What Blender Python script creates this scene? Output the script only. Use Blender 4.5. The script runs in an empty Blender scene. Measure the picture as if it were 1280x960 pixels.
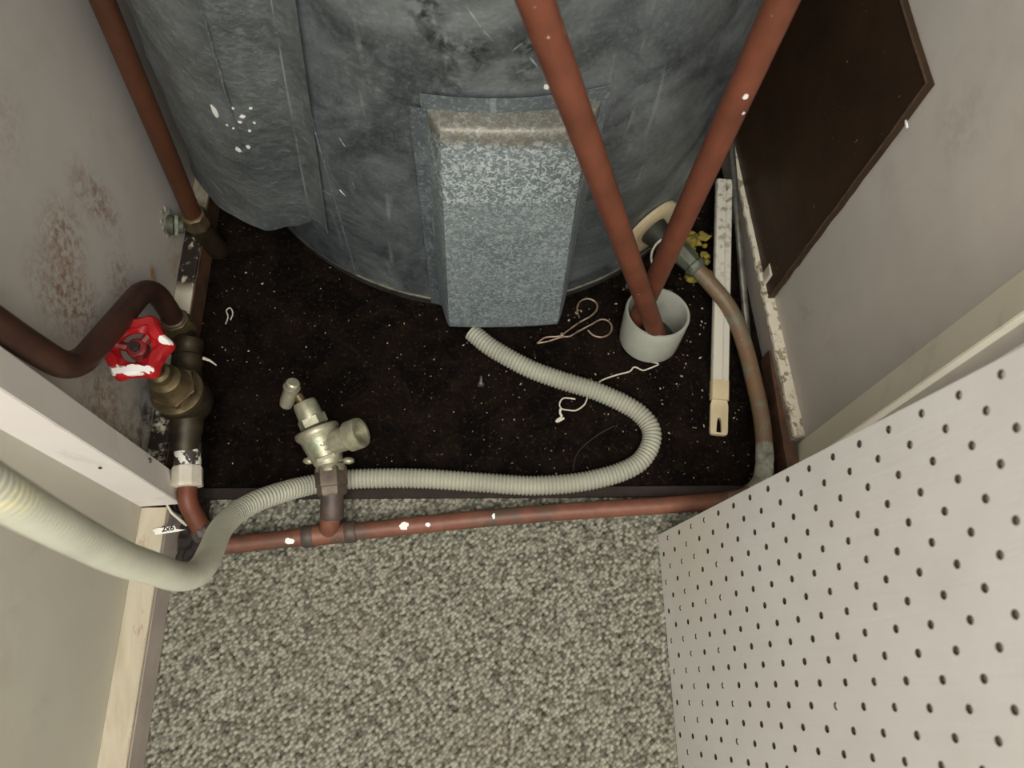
import bpy, bmesh, math, random
import numpy as np
from mathutils import Vector, Matrix, noise

random.seed(7)
SC = bpy.context.scene
COL = SC.collection

# ------------------------------------------------------------------ camera
F_PX, CAM_H = 945.0, 1.05          # focal length in pixels of a 1280 wide frame, eye height
_n = Vector((-44, 386, F_PX)).normalized()                 # straight down, in camera axes (x right, y down, z forward)
_d = Vector((-40, -2305, F_PX)); _d = (_d - _n * _d.dot(_n)).normalized()
_x = _d.cross(-_n)
RW = Matrix((_x, _d, -_n))                                  # camera axes -> world
cam_data = bpy.data.cameras.new('camera')
cam = bpy.data.objects.new('camera', cam_data); COL.objects.link(cam)
rot = Matrix((RW.col[0], -RW.col[1], -RW.col[2])).transposed()
cam.matrix_world = Matrix.Translation((0, 0, CAM_H)) @ rot.to_4x4()
cam_data.sensor_width = 36; cam_data.lens = F_PX / 1280 * 36
cam_data.clip_start = 0.02
cam_data.dof.use_dof = True
cam_data.dof.focus_distance = 0.93
cam_data.dof.aperture_fstop = 5.5
SC.camera = cam

# ------------------------------------------------------------------ world, lights, exposure
w = bpy.data.worlds.new('world'); SC.world = w; w.use_nodes = True
w.node_tree.nodes['Background'].inputs[0].default_value = (1.0, 0.985, 0.96, 1)
w.node_tree.nodes['Background'].inputs[1].default_value = 1.15
ld = bpy.data.lights.new('added_soft_key', 'AREA'); ld.shape = 'DISK'; ld.size = 1.25  # unseen broad light, added behind and above the camera to brighten the cupboard
ld.energy = 33.0; ld.color = (1.0, 0.965, 0.90)
lo = bpy.data.objects.new('added_soft_key', ld); COL.objects.link(lo)
lo.location = (-0.05, -0.52, 1.70)
lo.rotation_euler = (Vector((0.0, 0.55, 0.3)) - lo.location).to_track_quat('-Z', 'Y').to_euler()
SC.view_settings.view_transform = 'Standard'; SC.view_settings.look = 'None'
SC.view_settings.gamma = 1; SC.view_settings.use_curve_mapping = False
SC.view_settings.exposure = 0.12

# ------------------------------------------------------------------ helpers: where a pixel's ray meets a real plane
def ray(px, py): return RW @ Vector((px - 640, py - 480, F_PX))
def at(px, py, z=None, x=None, y=None):
    v = ray(px, py)
    if z is not None: t = (z - CAM_H) / v.z
    elif x is not None: t = x / v.x
    else: t = y / v.y
    return Vector((0, 0, CAM_H)) + v * t

# ------------------------------------------------------------------ materials
def srgb(r, g, b):
    f = lambda c: ((c / 255 + .055) / 1.055) ** 2.4 if c > 10 else c / 255 / 12.92
    return (f(r), f(g), f(b), 1)
class NT:
    def __init__(s, name):
        s.m = bpy.data.materials.new(name); s.m.use_nodes = True
        s.t = s.m.node_tree; s.N = s.t.nodes; s.L = s.t.links
        s.b = s.N['Principled BSDF']; s.co = s.N.new('ShaderNodeTexCoord').outputs['Object']
        s.h = None
    def noise(s, scale, detail=4, rough=.6, dist=0, co=None, stretch=None):
        n = s.N.new('ShaderNodeTexNoise'); n.inputs['Scale'].default_value = scale
        n.inputs['Detail'].default_value = detail; n.inputs['Roughness'].default_value = rough
        n.inputs['Distortion'].default_value = dist
        c = co or s.co
        if stretch:
            mp = s.N.new('ShaderNodeMapping'); mp.inputs['Scale'].default_value = stretch
            s.L.new(c, mp.inputs[0]); c = mp.outputs[0]
        s.L.new(c, n.inputs['Vector']); return n.outputs['Fac']
    def ramp(s, v, a, b, lo=0., hi=1.):
        m = s.N.new('ShaderNodeMapRange'); m.inputs[1].default_value = a; m.inputs[2].default_value = b
        m.inputs[3].default_value = lo; m.inputs[4].default_value = hi
        s.L.new(v, m.inputs[0]); return m.outputs[0]
    def mul(s, a, b, op='MULTIPLY'):
        m = s.N.new('ShaderNodeMath'); m.operation = op; m.use_clamp = True
        for i, v in enumerate((a, b)):
            if isinstance(v, (int, float)): m.inputs[i].default_value = v
            else: s.L.new(v, m.inputs[i])
        return m.outputs[0]
    def mix(s, f, a, b):
        m = s.N.new('ShaderNodeMix'); m.data_type = 'RGBA'
        if isinstance(f, (int, float)): m.inputs['Factor'].default_value = f
        else: s.L.new(f, m.inputs['Factor'])
        for i, v in ((6, a), (7, b)):
            if isinstance(v, tuple): m.inputs[i].default_value = v
            else: s.L.new(v, m.inputs[i])
        return m.outputs[2]
    def near(s, p, r0, r1, sc=(1, 1, 1)):
        """1 near point p (object coordinates), falling to 0 between r0 and r1"""
        v = s.N.new('ShaderNodeVectorMath'); v.operation = 'SUBTRACT'; v.inputs[1].default_value = p
        s.L.new(s.co, v.inputs[0])
        k = s.N.new('ShaderNodeVectorMath'); k.operation = 'MULTIPLY'; k.inputs[1].default_value = sc
        s.L.new(v.outputs[0], k.inputs[0])
        l = s.N.new('ShaderNodeVectorMath'); l.operation = 'LENGTH'; s.L.new(k.outputs[0], l.inputs[0])
        return s.ramp(l.outputs['Value'], r0, r1, 1, 0)
    def axis(s, i):
        x = s.N.new('ShaderNodeSeparateXYZ'); s.L.new(s.co, x.inputs[0]); return x.outputs[i]
    def vor(s, scale, feat='F1', out='Distance'):
        n = s.N.new('ShaderNodeTexVoronoi'); n.feature = feat; n.inputs['Scale'].default_value = scale
        s.L.new(s.co, n.inputs['Vector']); return n.outputs[out]
    def bump(s, h, strength=.3, dist=.002):
        b = s.N.new('ShaderNodeBump'); b.inputs['Strength'].default_value = strength; b.inputs['Distance'].default_value = dist
        s.L.new(h, b.inputs['Height'])
        if s.h is not None: s.L.new(s.h, b.inputs['Normal'])
        s.h = b.outputs[0]; s.L.new(s.h, s.b.inputs['Normal'])
    def fin(s, col, rough=.6, metal=0., spec=.5):
        if isinstance(col, tuple): s.b.inputs['Base Color'].default_value = col
        else: s.L.new(col, s.b.inputs['Base Color'])
        if isinstance(rough, (int, float)): s.b.inputs['Roughness'].default_value = rough
        else: s.L.new(rough, s.b.inputs['Roughness'])
        if isinstance(metal, (int, float)): s.b.inputs['Metallic'].default_value = metal
        else: s.L.new(metal, s.b.inputs['Metallic'])
        s.b.inputs['Specular IOR Level'].default_value = spec
        return s.m
def simple(name, c1, c2, scale=40, rough=.6, metal=0., bump=.2, bs=200, bd=.001, lo=.35, hi=.7, spec=.5):
    n = NT(name); f = n.ramp(n.noise(scale), lo, hi); n.bump(n.noise(bs, 3), bump, bd)
    return n.fin(n.mix(f, c1, c2), rough, metal, spec)

M = {}
# galvanised sheet
def zinc(name, base, dark, light, speck=.5, spscale=150, metal=.55, rough=.42, patches=()):
    n = NT(name)
    big = n.ramp(n.noise(7, 5, .65, 1.2), .38, .66)
    c = n.mix(big, dark, base)
    sp = n.ramp(n.noise(spscale, 3, .7, .6), .5, .68)
    c = n.mix(n.mul(sp, speck), c, light)
    scr = n.ramp(n.noise(60, 2, .5, 0, None, (1, 1, .12)), .66, .74)
    c = n.mix(n.mul(scr, .25), c, light)
    for (p, r, colr, a) in patches:
        g = n.mul(n.near(p, r * .3, r), n.ramp(n.noise(70, 4, .7, .5), .40, .60))
        c = n.mix(n.mul(g, a), c, colr)
    n.bump(n.noise(14, 4, .6), .5, .006); n.bump(n.noise(spscale, 2), .35, .0012)
    rr = n.ramp(n.noise(30, 4), .3, .7, rough - .1, rough + .16)
    return n.fin(c, rr, metal)
Z_B, Z_D, Z_L = srgb(134, 141, 143), srgb(78, 84, 87), srgb(198, 206, 206)
CX, CY, CR = .006, .967, .41            # the cylinder's axis and radius
M['casing'] = zinc('galvanised_casing', Z_B, Z_D, Z_L, .13, 190, .55, .36,
    [((-.052, -.405, .555), .028, srgb(44, 50, 50), 1.), ((-.045, -.405, .52), .022, srgb(44, 50, 50), 1.), ((-.015, -.409, .507), .034, srgb(44, 50, 50), 1.), ((-.035, -.408, .470), .03, srgb(50, 56, 56), .8),
     ((.045, -.408, .52), .03, srgb(44, 50, 50), 1.), ((.04, -.408, .485), .026, srgb(50, 56, 56), .8), ((-.10, -.40, .47), .09, srgb(62, 66, 68), .5)])
M['hatch_zinc'] = None
def hatch_mat():
    n = NT('galvanised_cover_mottled')
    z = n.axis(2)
    c = n.mix(n.ramp(n.noise(12, 4), .35, .65), srgb(100, 112, 116), srgb(120, 130, 133))
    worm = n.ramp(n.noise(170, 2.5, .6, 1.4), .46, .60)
    up = n.ramp(z, .322, .326)                                    # pale mottling is stronger above this height
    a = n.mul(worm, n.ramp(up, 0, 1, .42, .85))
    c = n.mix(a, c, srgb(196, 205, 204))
    spk = n.ramp(n.noise(320, 2, .5), .66, .74)
    c = n.mix(n.mul(spk, .7), c, srgb(225, 232, 230))
    nz = n.N.new('ShaderNodeMath'); nz.operation = 'MULTIPLY_ADD'; nz.inputs[1].default_value = .03; 
    n.L.new(n.noise(25, 3), nz.inputs[0]); n.L.new(z, nz.inputs[2])
    dust = n.mul(n.ramp(nz.outputs[0], .424, .436), n.ramp(n.noise(60, 4), .2, .6, .6, 1))
    c = n.mix(n.mul(dust, .85), c, srgb(106, 99, 84))
    n.bump(n.noise(170, 2.5, .6, 1.4), .4, .0015)
    return n.fin(c, .48, .35)
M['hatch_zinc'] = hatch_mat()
M['flange_zinc'] = zinc('galvanised_flange', srgb(108, 116, 120), srgb(84, 92, 96), Z_L, .3, 220, .45, .45)
def side_mat():
    n = NT('galvanised_side_cover_sheet')
    c = n.mix(n.ramp(n.noise(9, 5, .65, 1.), .35, .66), srgb(92, 98, 99), srgb(128, 134, 134))
    c = n.mix(n.mul(n.ramp(n.noise(75, 4, .7, 1.), .52, .62), .3), c, srgb(150, 158, 158))
    n.bump(n.noise(14, 3, .5, .3), .35, .006); n.bump(n.noise(80, 4, .6, .2), .9, .0028)
    return n.fin(c, n.ramp(n.noise(40, 3), .3, .7, .32, .5), .55)
M['side_zinc'] = side_mat()
M['bright_zinc'] = zinc('pale_zinc_scratch_highlight', srgb(196, 204, 206), srgb(150, 158, 160), Z_L, .4, 120, .7, .3)  # for the casing scratches, and the highlight coloured onto the side cover's fold
M['rim'] = simple('rusty_zinc_rim', srgb(120, 115, 98), srgb(70, 68, 60), 60, .5, .4, .4, 200, .001)
M['rim_dark'] = simple('dark_base_band', srgb(60, 62, 62), srgb(36, 36, 34), 60, .6, .3, .3)

def copper(name, c1, c2, flecks=True, c3=None):
    n = NT(name)
    c = n.mix(n.ramp(n.noise(25, 4, .6), .35, .65), c1, c2)
    if c3: c = n.mix(n.ramp(n.noise(22, 5, .7, .8), .5, .62), c, c3)
    if flecks:
        c = n.mix(n.ramp(n.noise(120, 3, .6), .735, .75), c, srgb(215, 190, 165))
    n.bump(n.noise(180, 3), .15, .0008)
    return n.fin(c, .5, .12, .4)
M['copper'] = copper('painted_copper', srgb(112, 64, 46), srgb(94, 53, 38))
M['copper_dark'] = copper('dark_copper', srgb(70, 44, 34), srgb(48, 30, 23), False)
M['copper_shade'] = copper('brown_copper', srgb(80, 47, 29), srgb(66, 38, 24), False)
M['copper_floor'] = copper('reddish_copper', srgb(122, 78, 60), srgb(98, 60, 47), True, srgb(84, 66, 54))
M['copper_patina'] = copper('weathered_copper', srgb(118, 88, 66), srgb(104, 90, 70), True, srgb(104, 108, 92))
M['solder'] = simple('dark_solder_joint', srgb(62, 60, 56), srgb(92, 72, 62), 70, .55, .3)
M['corrosion'] = simple('white_corrosion', srgb(160, 160, 145), srgb(80, 82, 66), 60, .7, .1, .6, 120, .003)
M['brass'] = simple('tarnished_brass', srgb(118, 103, 75), srgb(78, 67, 48), 45, .4, .65, .25)
M['brass_dark'] = simple('blackened_brass', srgb(64, 54, 38), srgb(38, 32, 23), 45, .5, .5, .3)
def tapmat():
    n = NT('pale_corroded_brass')
    c = n.mix(n.ramp(n.noise(55, 4), .35, .65), srgb(132, 130, 110), srgb(170, 166, 144))
    c = n.mix(n.mul(n.ramp(n.noise(30, 4), .56, .66), .6), c, srgb(108, 132, 104))
    n.bump(n.noise(160, 3), .3, .001)
    return n.fin(c, .4, .55)
M['tap'] = tapmat()
M['fitting'] = simple('dull_iron_fitting', srgb(104, 92, 80), srgb(72, 64, 56), 50, .5, .4)
def flaked(name, base, paint, lo, hi, scale):
    n = NT(name); f = n.ramp(n.noise(scale, 3, .6, .5), lo, hi)
    n.bump(f, .5, .0012); return n.fin(n.mix(f, base, paint), .5, .1)
M['flaked'] = flaked('galvanised_with_white_paint', srgb(58, 54, 48), srgb(225, 222, 212), .52, .56, 45)
M['white_nut'] = simple('white_painted_nut', srgb(214, 208, 194), srgb(186, 178, 160), 30, .5)
def redmat():
    n = NT('red_paint_chipped_white')
    c = n.mix(n.ramp(n.noise(30, 3), .4, .6), srgb(170, 18, 24), srgb(140, 14, 19))
    p = n.ramp(n.mul(n.near((-.002, -.0300, .004), .0, .024, (.62, 2.2, 1.6)), n.ramp(n.noise(60, 3, .6, .8), .2, .6)), .22, .25)
    p2 = n.ramp(n.mul(n.near((.037, .008, .004), .0, .014, (1, 1.5, 1)), n.ramp(n.noise(60, 3, .6, .8), .2, .6)), .22, .25)
    c = n.mix(n.mul(p, p2, 'MAXIMUM'), c, srgb(232, 228, 222))
    return n.fin(c, .42, 0, .5)
M['red'] = redmat()
M['hub_dark'] = simple('dark_red_hub', srgb(120, 30, 28), srgb(84, 22, 22), 60, .45)
M['steel_dark'] = simple('dark_steel', srgb(60, 60, 58), srgb(36, 36, 36), 60, .4, .6)
M['hose'] = simple('grey_corrugated_plastic', srgb(172, 172, 156), srgb(154, 154, 140), 12, .45, 0, .05)
def hosem():
    n = NT('grey_corrugated_plastic_hose')
    c = n.mix(n.ramp(n.noise(12), .35, .7), srgb(158, 158, 142), srgb(142, 142, 128))
    for p in ((-.262, -.296, .618), (-.268, -.284, .60), (-.30, -.28, .64)):
        c = n.mix(n.mul(n.near(p, .004, .016), n.ramp(n.noise(90, 3), .4, .6)), c, srgb(176, 170, 132))
    n.bump(n.noise(200), .05, .001)
    return n.fin(c, .5)
M['hose'] = hosem()
M['pvc'] = simple('pale_grey_pvc', srgb(158, 159, 148), srgb(144, 145, 135), 18, .38, 0, .05)
M['pvc_in'] = simple('green_grey_pipe_socket', srgb(70, 84, 78), srgb(52, 62, 58), 30, .5)
M['cream_plastic'] = simple('cream_plastic', srgb(198, 184, 150), srgb(182, 166, 132), 25, .45, 0, .1)
def dirty_white():
    n = NT('white_plastic_with_grime')
    y = n.axis(1)
    g = n.mul(n.ramp(n.noise(90, 4, .7), .50, .60), n.ramp(y, .12, .34))
    return n.fin(n.mix(n.mul(g, .8), srgb(190, 186, 172), srgb(92, 80, 60)), .42)
M['dirty_white'] = dirty_white()
M['chrome'] = simple('scratched_steel', srgb(170, 168, 158), srgb(120, 116, 104), 60, .3, .85)
M['wire'] = simple('rusty_wire', srgb(170, 150, 130), srgb(110, 84, 68), 120, .45, .5)
M['string'] = simple('white_twine', srgb(214, 206, 192), srgb(176, 164, 146), 300, .8)
M['black_rubber'] = simple('black_green_rubber', srgb(44, 46, 38), srgb(26, 27, 23), 40, .6)
M['insul'] = simple('mustard_foam', srgb(150, 134, 52), srgb(84, 70, 28), 60, .9, 0, .6, 120, .003)
M['blue_grey'] = simple('blue_grey_plastic', srgb(86, 96, 118), srgb(66, 74, 92), 30, .5)
M['verdigris'] = simple('verdigris_fitting', srgb(92, 100, 84), srgb(66, 62, 50), 50, .6, .25, .5)
M['crumb'] = simple('pale_crumbs', srgb(200, 188, 164), srgb(130, 112, 86), 80, .8)

def wallmat(name, c1, c2, blobs=(), chips=()):
    n = NT(name)
    c = n.mix(n.ramp(n.noise(3.5, 4, .6), .35, .65), c1, c2)
    c = n.mix(n.mul(n.ramp(n.noise(9, 5, .7, 1.), .56, .72), .25), c, srgb(150, 140, 122))
    for p, r, sc, colr, a, fs in blobs:
        g = n.mul(n.near(p, r * .25, r, sc), n.ramp(n.noise(fs, 5, .75, .4), .44, .60))
        c = n.mix(n.mul(g, a), c, colr)
    n.bump(n.noise(6, 3), .25, .01); n.bump(n.noise(220, 2), .1, .001)
    return n.fin(c, .6)
BR = srgb(124, 86, 50)
M['wall_left'] = wallmat('lilac_white_plaster_scuffed', srgb(186, 180, 174), srgb(174, 168, 163), [
    ((-.445, .459, .334), .05, (1, .9, .8), BR, .75, 90), ((-.445, .54, .29), .06, (1, 1.6, .7), BR, .7, 80),
    ((-.445, .407, .30), .075, (1, 1.3, .75), BR, .85, 110), ((-.445, .483, .206), .05, (1, 1, 1), BR, .6, 90),
    ((-.445, .33, .19), .075, (1, 1, 1), BR, .7, 100), ((-.445, .30, .11), .06, (1, 1, .8), BR, .85, 90),
    ((-.445, .35, .05), .07, (1, .8, .9), srgb(34, 28, 22), .97, 40), ((-.445, .42, .09), .04, (1, .8, .8), srgb(90, 70, 48), .8, 50),
    ((-.445, .53, .33), .03, (1, 1, 1), BR, .4, 90), ((-.445, .54, .125), .02, (1, 1, 1), srgb(150, 112, 64), .9, 40),
    ((-.445, .60, .06), .05, (1, 1, 1), srgb(160, 130, 90), .6, 40), ((-.445, .50, .47), .06, (1, 1, 1), BR, .3, 70)])
M['wall_front'] = wallmat('off_white_wall', srgb(186, 182, 168), srgb(178, 174, 160), [
    ((-.44, .02, .42), .02, (1, 1, 1), srgb(190, 180, 90), .5, 60)])
M['wall_right'] = wallmat('lilac_white_plaster_smeared', srgb(188, 182, 175), srgb(174, 168, 162), [
    ((.455, .49, .50), .05, (1, 1, 1), srgb(130, 118, 100), .25, 60), ((.455, .48, .13), .03, (1, 1, 1), srgb(96, 88, 74), .25, 70)])
M['jamb'] = wallmat('white_gloss_paint', srgb(232, 227, 222), srgb(222, 216, 211))
M['jamb_cream'] = wallmat('cream_gloss_paint', srgb(236, 231, 214), srgb(228, 221, 202))
def woodmat(name, c1, c2, st, rough=.7, blobs=()):
    n = NT(name)
    c = n.mix(n.ramp(n.noise(14, 5, .65, .6, None, (1, .25, 1)), .38, .62), c1, c2)
    c = n.mix(n.mul(n.ramp(n.noise(40, 5, .7, .5, None, (1, .35, 1)), .56, .66), .75), c, st)
    for p, r in blobs: c = n.mix(n.mul(n.near(p, r * .6, r), n.ramp(n.noise(70, 4, .7), .36, .48)), c, srgb(30, 22, 15))
    n.bump(n.noise(90, 4, .6, 0, None, (1, .1, 1)), .3, .001)
    return n.fin(c, rough)
M['plank_top'] = woodmat('bare_cream_wood_stained', srgb(184, 175, 154), srgb(162, 152, 130), srgb(138, 104, 72))
M['plank_side'] = simple('grey_painted_timber_side', srgb(172, 162, 154), srgb(156, 146, 138), 22, .6, 0, .25)
M['strip'] = woodmat('flaking_white_strip', srgb(206, 200, 180), srgb(190, 180, 156), srgb(96, 72, 46), .7, [((-.43, .33, .05), .11), ((-.43, .66, .05), .06), ((-.43, .60, .05), .05)])
M['timber'] = simple('raw_brown_timber', srgb(88, 58, 36), srgb(52, 34, 22), 26, .75, 0, .4)
M['dark_timber'] = simple('blackened_timber', srgb(40, 26, 18), srgb(18, 13, 10), 34, .8, 0, .5)
M['worn'] = flaked('worn_plaster_edge', srgb(140, 126, 98), srgb(212, 204, 184), .36, .46, 90)
M['grey_face'] = wallmat('grey_board_face', srgb(158, 152, 142), srgb(146, 138, 130), [((.445, .36, .02), .1, (1, 1, 1), srgb(70, 48, 30), .6, 50)])
def darkpanel():
    n = NT('dark_brown_hardboard')
    c = n.mix(n.ramp(n.noise(8, 5, .6), .35, .68), srgb(60, 41, 24), srgb(43, 29, 17))
    c = n.mix(n.ramp(n.noise(160, 2, .5), .745, .76), c, srgb(140, 115, 85))
    n.bump(n.noise(10, 4), .3, .006)
    return n.fin(c, .5, 0, .35)
M['dark_panel'] = darkpanel()
M['panel_edge'] = simple('torn_hardboard_edge', srgb(70, 50, 34), srgb(46, 32, 22), 60, .8, 0, .5)
def pegm():
    n = NT('white_painted_hardboard')
    c = n.mix(n.ramp(n.noise(5, 4), .35, .65), srgb(204, 202, 200), srgb(194, 191, 188))
    c = n.mix(n.mul(n.near((.0, .17, .10), .02, .14), .35), c, srgb(206, 198, 176))
    st = n.noise(34, 3, .6, 1.2, None, (.3, 2.4, .25)); n.bump(st, .22, .0012); n.bump(n.noise(200, 2), .08, .001)
    return n.fin(c, .42, 0, .5)
M['peg'] = pegm()
M['raw_board'] = simple('raw_brown_hardboard', srgb(58, 40, 26), srgb(42, 28, 18), 60, .8)
M['paintblob'] = simple('white_paint', srgb(226, 224, 220), srgb(214, 212, 208), 40, .4)
M['dirt'] = None
def dirtm():
    n = NT('blackened_brown_floor')
    c = n.mix(n.ramp(n.noise(16, 6, .7, .8), .42, .64), srgb(7, 5, 4), srgb(24, 17, 12))
    c = n.mix(n.mul(n.ramp(n.noise(180, 4, .7), .56, .68), .6), c, srgb(56, 40, 27))
    c = n.mix(n.ramp(n.noise(230, 2, .5), .735, .745), c, srgb(150, 134, 110))
    n.bump(n.noise(90, 5, .7), .7, .004); n.bump(n.noise(300, 3), .5, .0015)
    return n.fin(c, .95, 0, .08)
M['dirt'] = dirtm()
def carpetm():
    n = NT('grey_loop_pile')
    a = n.N.new('ShaderNodeAttribute'); a.attribute_name = 'tuft'
    c = n.mix(a.outputs['Fac'], srgb(42, 41, 34), srgb(160, 158, 143))
    c = n.mix(n.mul(n.ramp(n.noise(5, 3), .5, .7), .15), c, srgb(120, 100, 84))
    n.bump(n.noise(900, 2), .3, .0008)
    return n.fin(c, .95, 0, .1)
M['carpet'] = carpetm()
M['thin_black'] = simple('black_cable', srgb(34, 34, 32), srgb(24, 24, 22), 30, .5)
M['tag_paper'] = simple('white_paper_label', srgb(232, 230, 222), srgb(214, 210, 200), 60, .7)
M['ink'] = simple('black_ink', srgb(14, 14, 14), srgb(8, 8, 8), 30, .6)

# ------------------------------------------------------------------ mesh helpers
def link(name, bm, mat, parent=None, origin=None, smooth=True):
    """one mesh object; vertices are given in world coordinates and stored about the origin (or the parent's)"""
    bmesh.ops.recalc_face_normals(bm, faces=bm.faces[:])
    me = bpy.data.meshes.new(name)
    o = bpy.data.objects.new(name, me)
    off = Vector(parent['_o']) if parent is not None and '_o' in parent else Vector((0, 0, 0))
    if origin is not None:
        org = Vector(origin)
    elif parent is not None: org = off
    else: org = Vector((0, 0, 0))
    bm.transform(Matrix.Translation(-org))
    bm.to_mesh(me); bm.free()
    if smooth:
        me.polygons.foreach_set('use_smooth', [True] * len(me.polygons)); me.set_sharp_from_angle(angle=math.radians(38))
    me.materials.append(mat)
    COL.objects.link(o)
    if parent is not None: o.parent = parent; o.location = org - off
    else: o.location = org
    o['_o'] = list(org)
    return o
def thing(name, label, cat, loc, group=None):
    o = bpy.data.objects.new(name, None); COL.objects.link(o); o.location = loc
    o.empty_display_size = .02; o['_o'] = list(loc)
    return tag(o, label, cat, group)
def tag(o, label, cat, group=None, kind=None):
    o['label'] = label; o['category'] = cat
    if group: o['group'] = group
    if kind: o['kind'] = kind
    return o
def struct(o, label=None):
    o['kind'] = 'structure'
    if label: o['label'] = label
    return o
def box(bm, lo, hi, bev=0.0, seg=1):
    r = bmesh.ops.create_cube(bm, size=1)
    vs = r['verts']; lo, hi = Vector(lo), Vector(hi)
    for v in vs: v.co = Vector(((lo[i] + hi[i]) / 2 + v.co[i] * (hi[i] - lo[i])) for i in range(3))
    if bev:
        es = {e for v in vs for e in v.link_edges}
        bmesh.ops.bevel(bm, geom=list(es), offset=bev, segments=seg, affect='EDGES', profile=.6)
    return bm
def prism(bm, pts, z0, z1, bev=0):
    a = [bm.verts.new((p[0], p[1], z0)) for p in pts]; b = [bm.verts.new((p[0], p[1], z1)) for p in pts]
    bm.faces.new(a[::-1]); bm.faces.new(b)
    n = len(pts)
    for i in range(n): bm.faces.new((a[i], a[(i + 1) % n], b[(i + 1) % n], b[i]))
    if bev: bmesh.ops.bevel(bm, geom=bm.edges[:], offset=bev, segments=2, affect='EDGES')
    return bm
def rounded(pts, rad, n=7):
    pts = [Vector(p) for p in pts]; out = [pts[0]]
    for i in range(1, len(pts) - 1):
        r = rad[i] if isinstance(rad, (list, tuple)) else rad
        a, b, c = pts[i - 1], pts[i], pts[i + 1]
        r1 = min(r, (a - b).length * .48, (c - b).length * .48)
        p, q = b + (a - b).normalized() * r1, b + (c - b).normalized() * r1
        for k in range(n + 1):
            t = k / n; out.append(p * (1 - t) ** 2 + b * 2 * t * (1 - t) + q * t * t)
    out.append(pts[-1]); return out
def catmull(pts, n=8):
    P = [Vector(p) for p in pts]; P = [P[0] * 2 - P[1]] + P + [P[-1] * 2 - P[-2]]; out = []
    for i in range(1, len(P) - 2):
        a, b, c, d = P[i - 1:i + 3]
        for k in range(n):
            t = k / n
            out.append(.5 * ((2 * b) + (c - a) * t + (2 * a - 5 * b + 4 * c - d) * t * t + (3 * b - a - 3 * c + d) * t ** 3))
    out.append(P[-2]); return out
def resample(pts, step):
    L = [0]
    for i in range(1, len(pts)): L.append(L[-1] + (pts[i] - pts[i - 1]).length)
    n = max(2, int(L[-1] / step)); out = []; j = 0
    for k in range(n + 1):
        s = L[-1] * k / n
        while j < len(L) - 2 and L[j + 1] < s: j += 1
        t = (s - L[j]) / max(1e-9, L[j + 1] - L[j]); out.append(pts[j].lerp(pts[j + 1], min(1, max(0, t))))
    return out
def tube(bm, pts, r, seg=20, caps=True, twist=0):
    pts = [Vector(p) for p in pts]; n = len(pts)
    tan = [(pts[min(i + 1, n - 1)] - pts[max(i - 1, 0)]).normalized() for i in range(n)]
    up = Vector((0, 0, 1)) if abs(tan[0].z) < .9 else Vector((0, 1, 0))
    nv = (up - tan[0] * up.dot(tan[0])).normalized(); rings = []
    for i in range(n):
        nv = (nv - tan[i] * nv.dot(tan[i])).normalized(); bv = tan[i].cross(nv)
        ri = r[i] if isinstance(r, (list, tuple)) else r
        rings.append([bm.verts.new(pts[i] + (nv * math.cos(a) + bv * math.sin(a)) * ri)
                      for a in (2 * math.pi * k / seg + twist for k in range(seg))])
    for i in range(n - 1):
        for k in range(seg):
            bm.faces.new((rings[i][k], rings[i][(k + 1) % seg], rings[i + 1][(k + 1) % seg], rings[i + 1][k]))
    if caps:
        bm.faces.new(rings[0][::-1]); bm.faces.new(rings[-1])
    return bm
def lathe(bm, p0, p1, prof, seg=24, twist=0):
    """prof: (distance along the axis from p0, radius)"""
    p0, p1 = Vector(p0), Vector(p1); d = (p1 - p0).normalized()
    up = Vector((0, 0, 1)) if abs(d.z) < .9 else Vector((0, 1, 0))
    nv = (up - d * up.dot(d)).normalized(); bv = d.cross(nv); rings = []
    for s, r in prof:
        rings.append([bm.verts.new(p0 + d * s + (nv * math.cos(a) + bv * math.sin(a)) * max(r, 1e-4))
                      for a in (2 * math.pi * k / seg + twist for k in range(seg))])
    for i in range(len(rings) - 1):
        for k in range(seg): bm.faces.new((rings[i][k], rings[i][(k + 1) % seg], rings[i + 1][(k + 1) % seg], rings[i + 1][k]))
    bm.faces.new(rings[0][::-1]); bm.faces.new(rings[-1]); return bm
def B(): return bmesh.new()
def hexprof(L, r, ch=.0015): return [(0, r - ch), (ch, r), (L - ch, r), (L, r - ch)]

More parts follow.
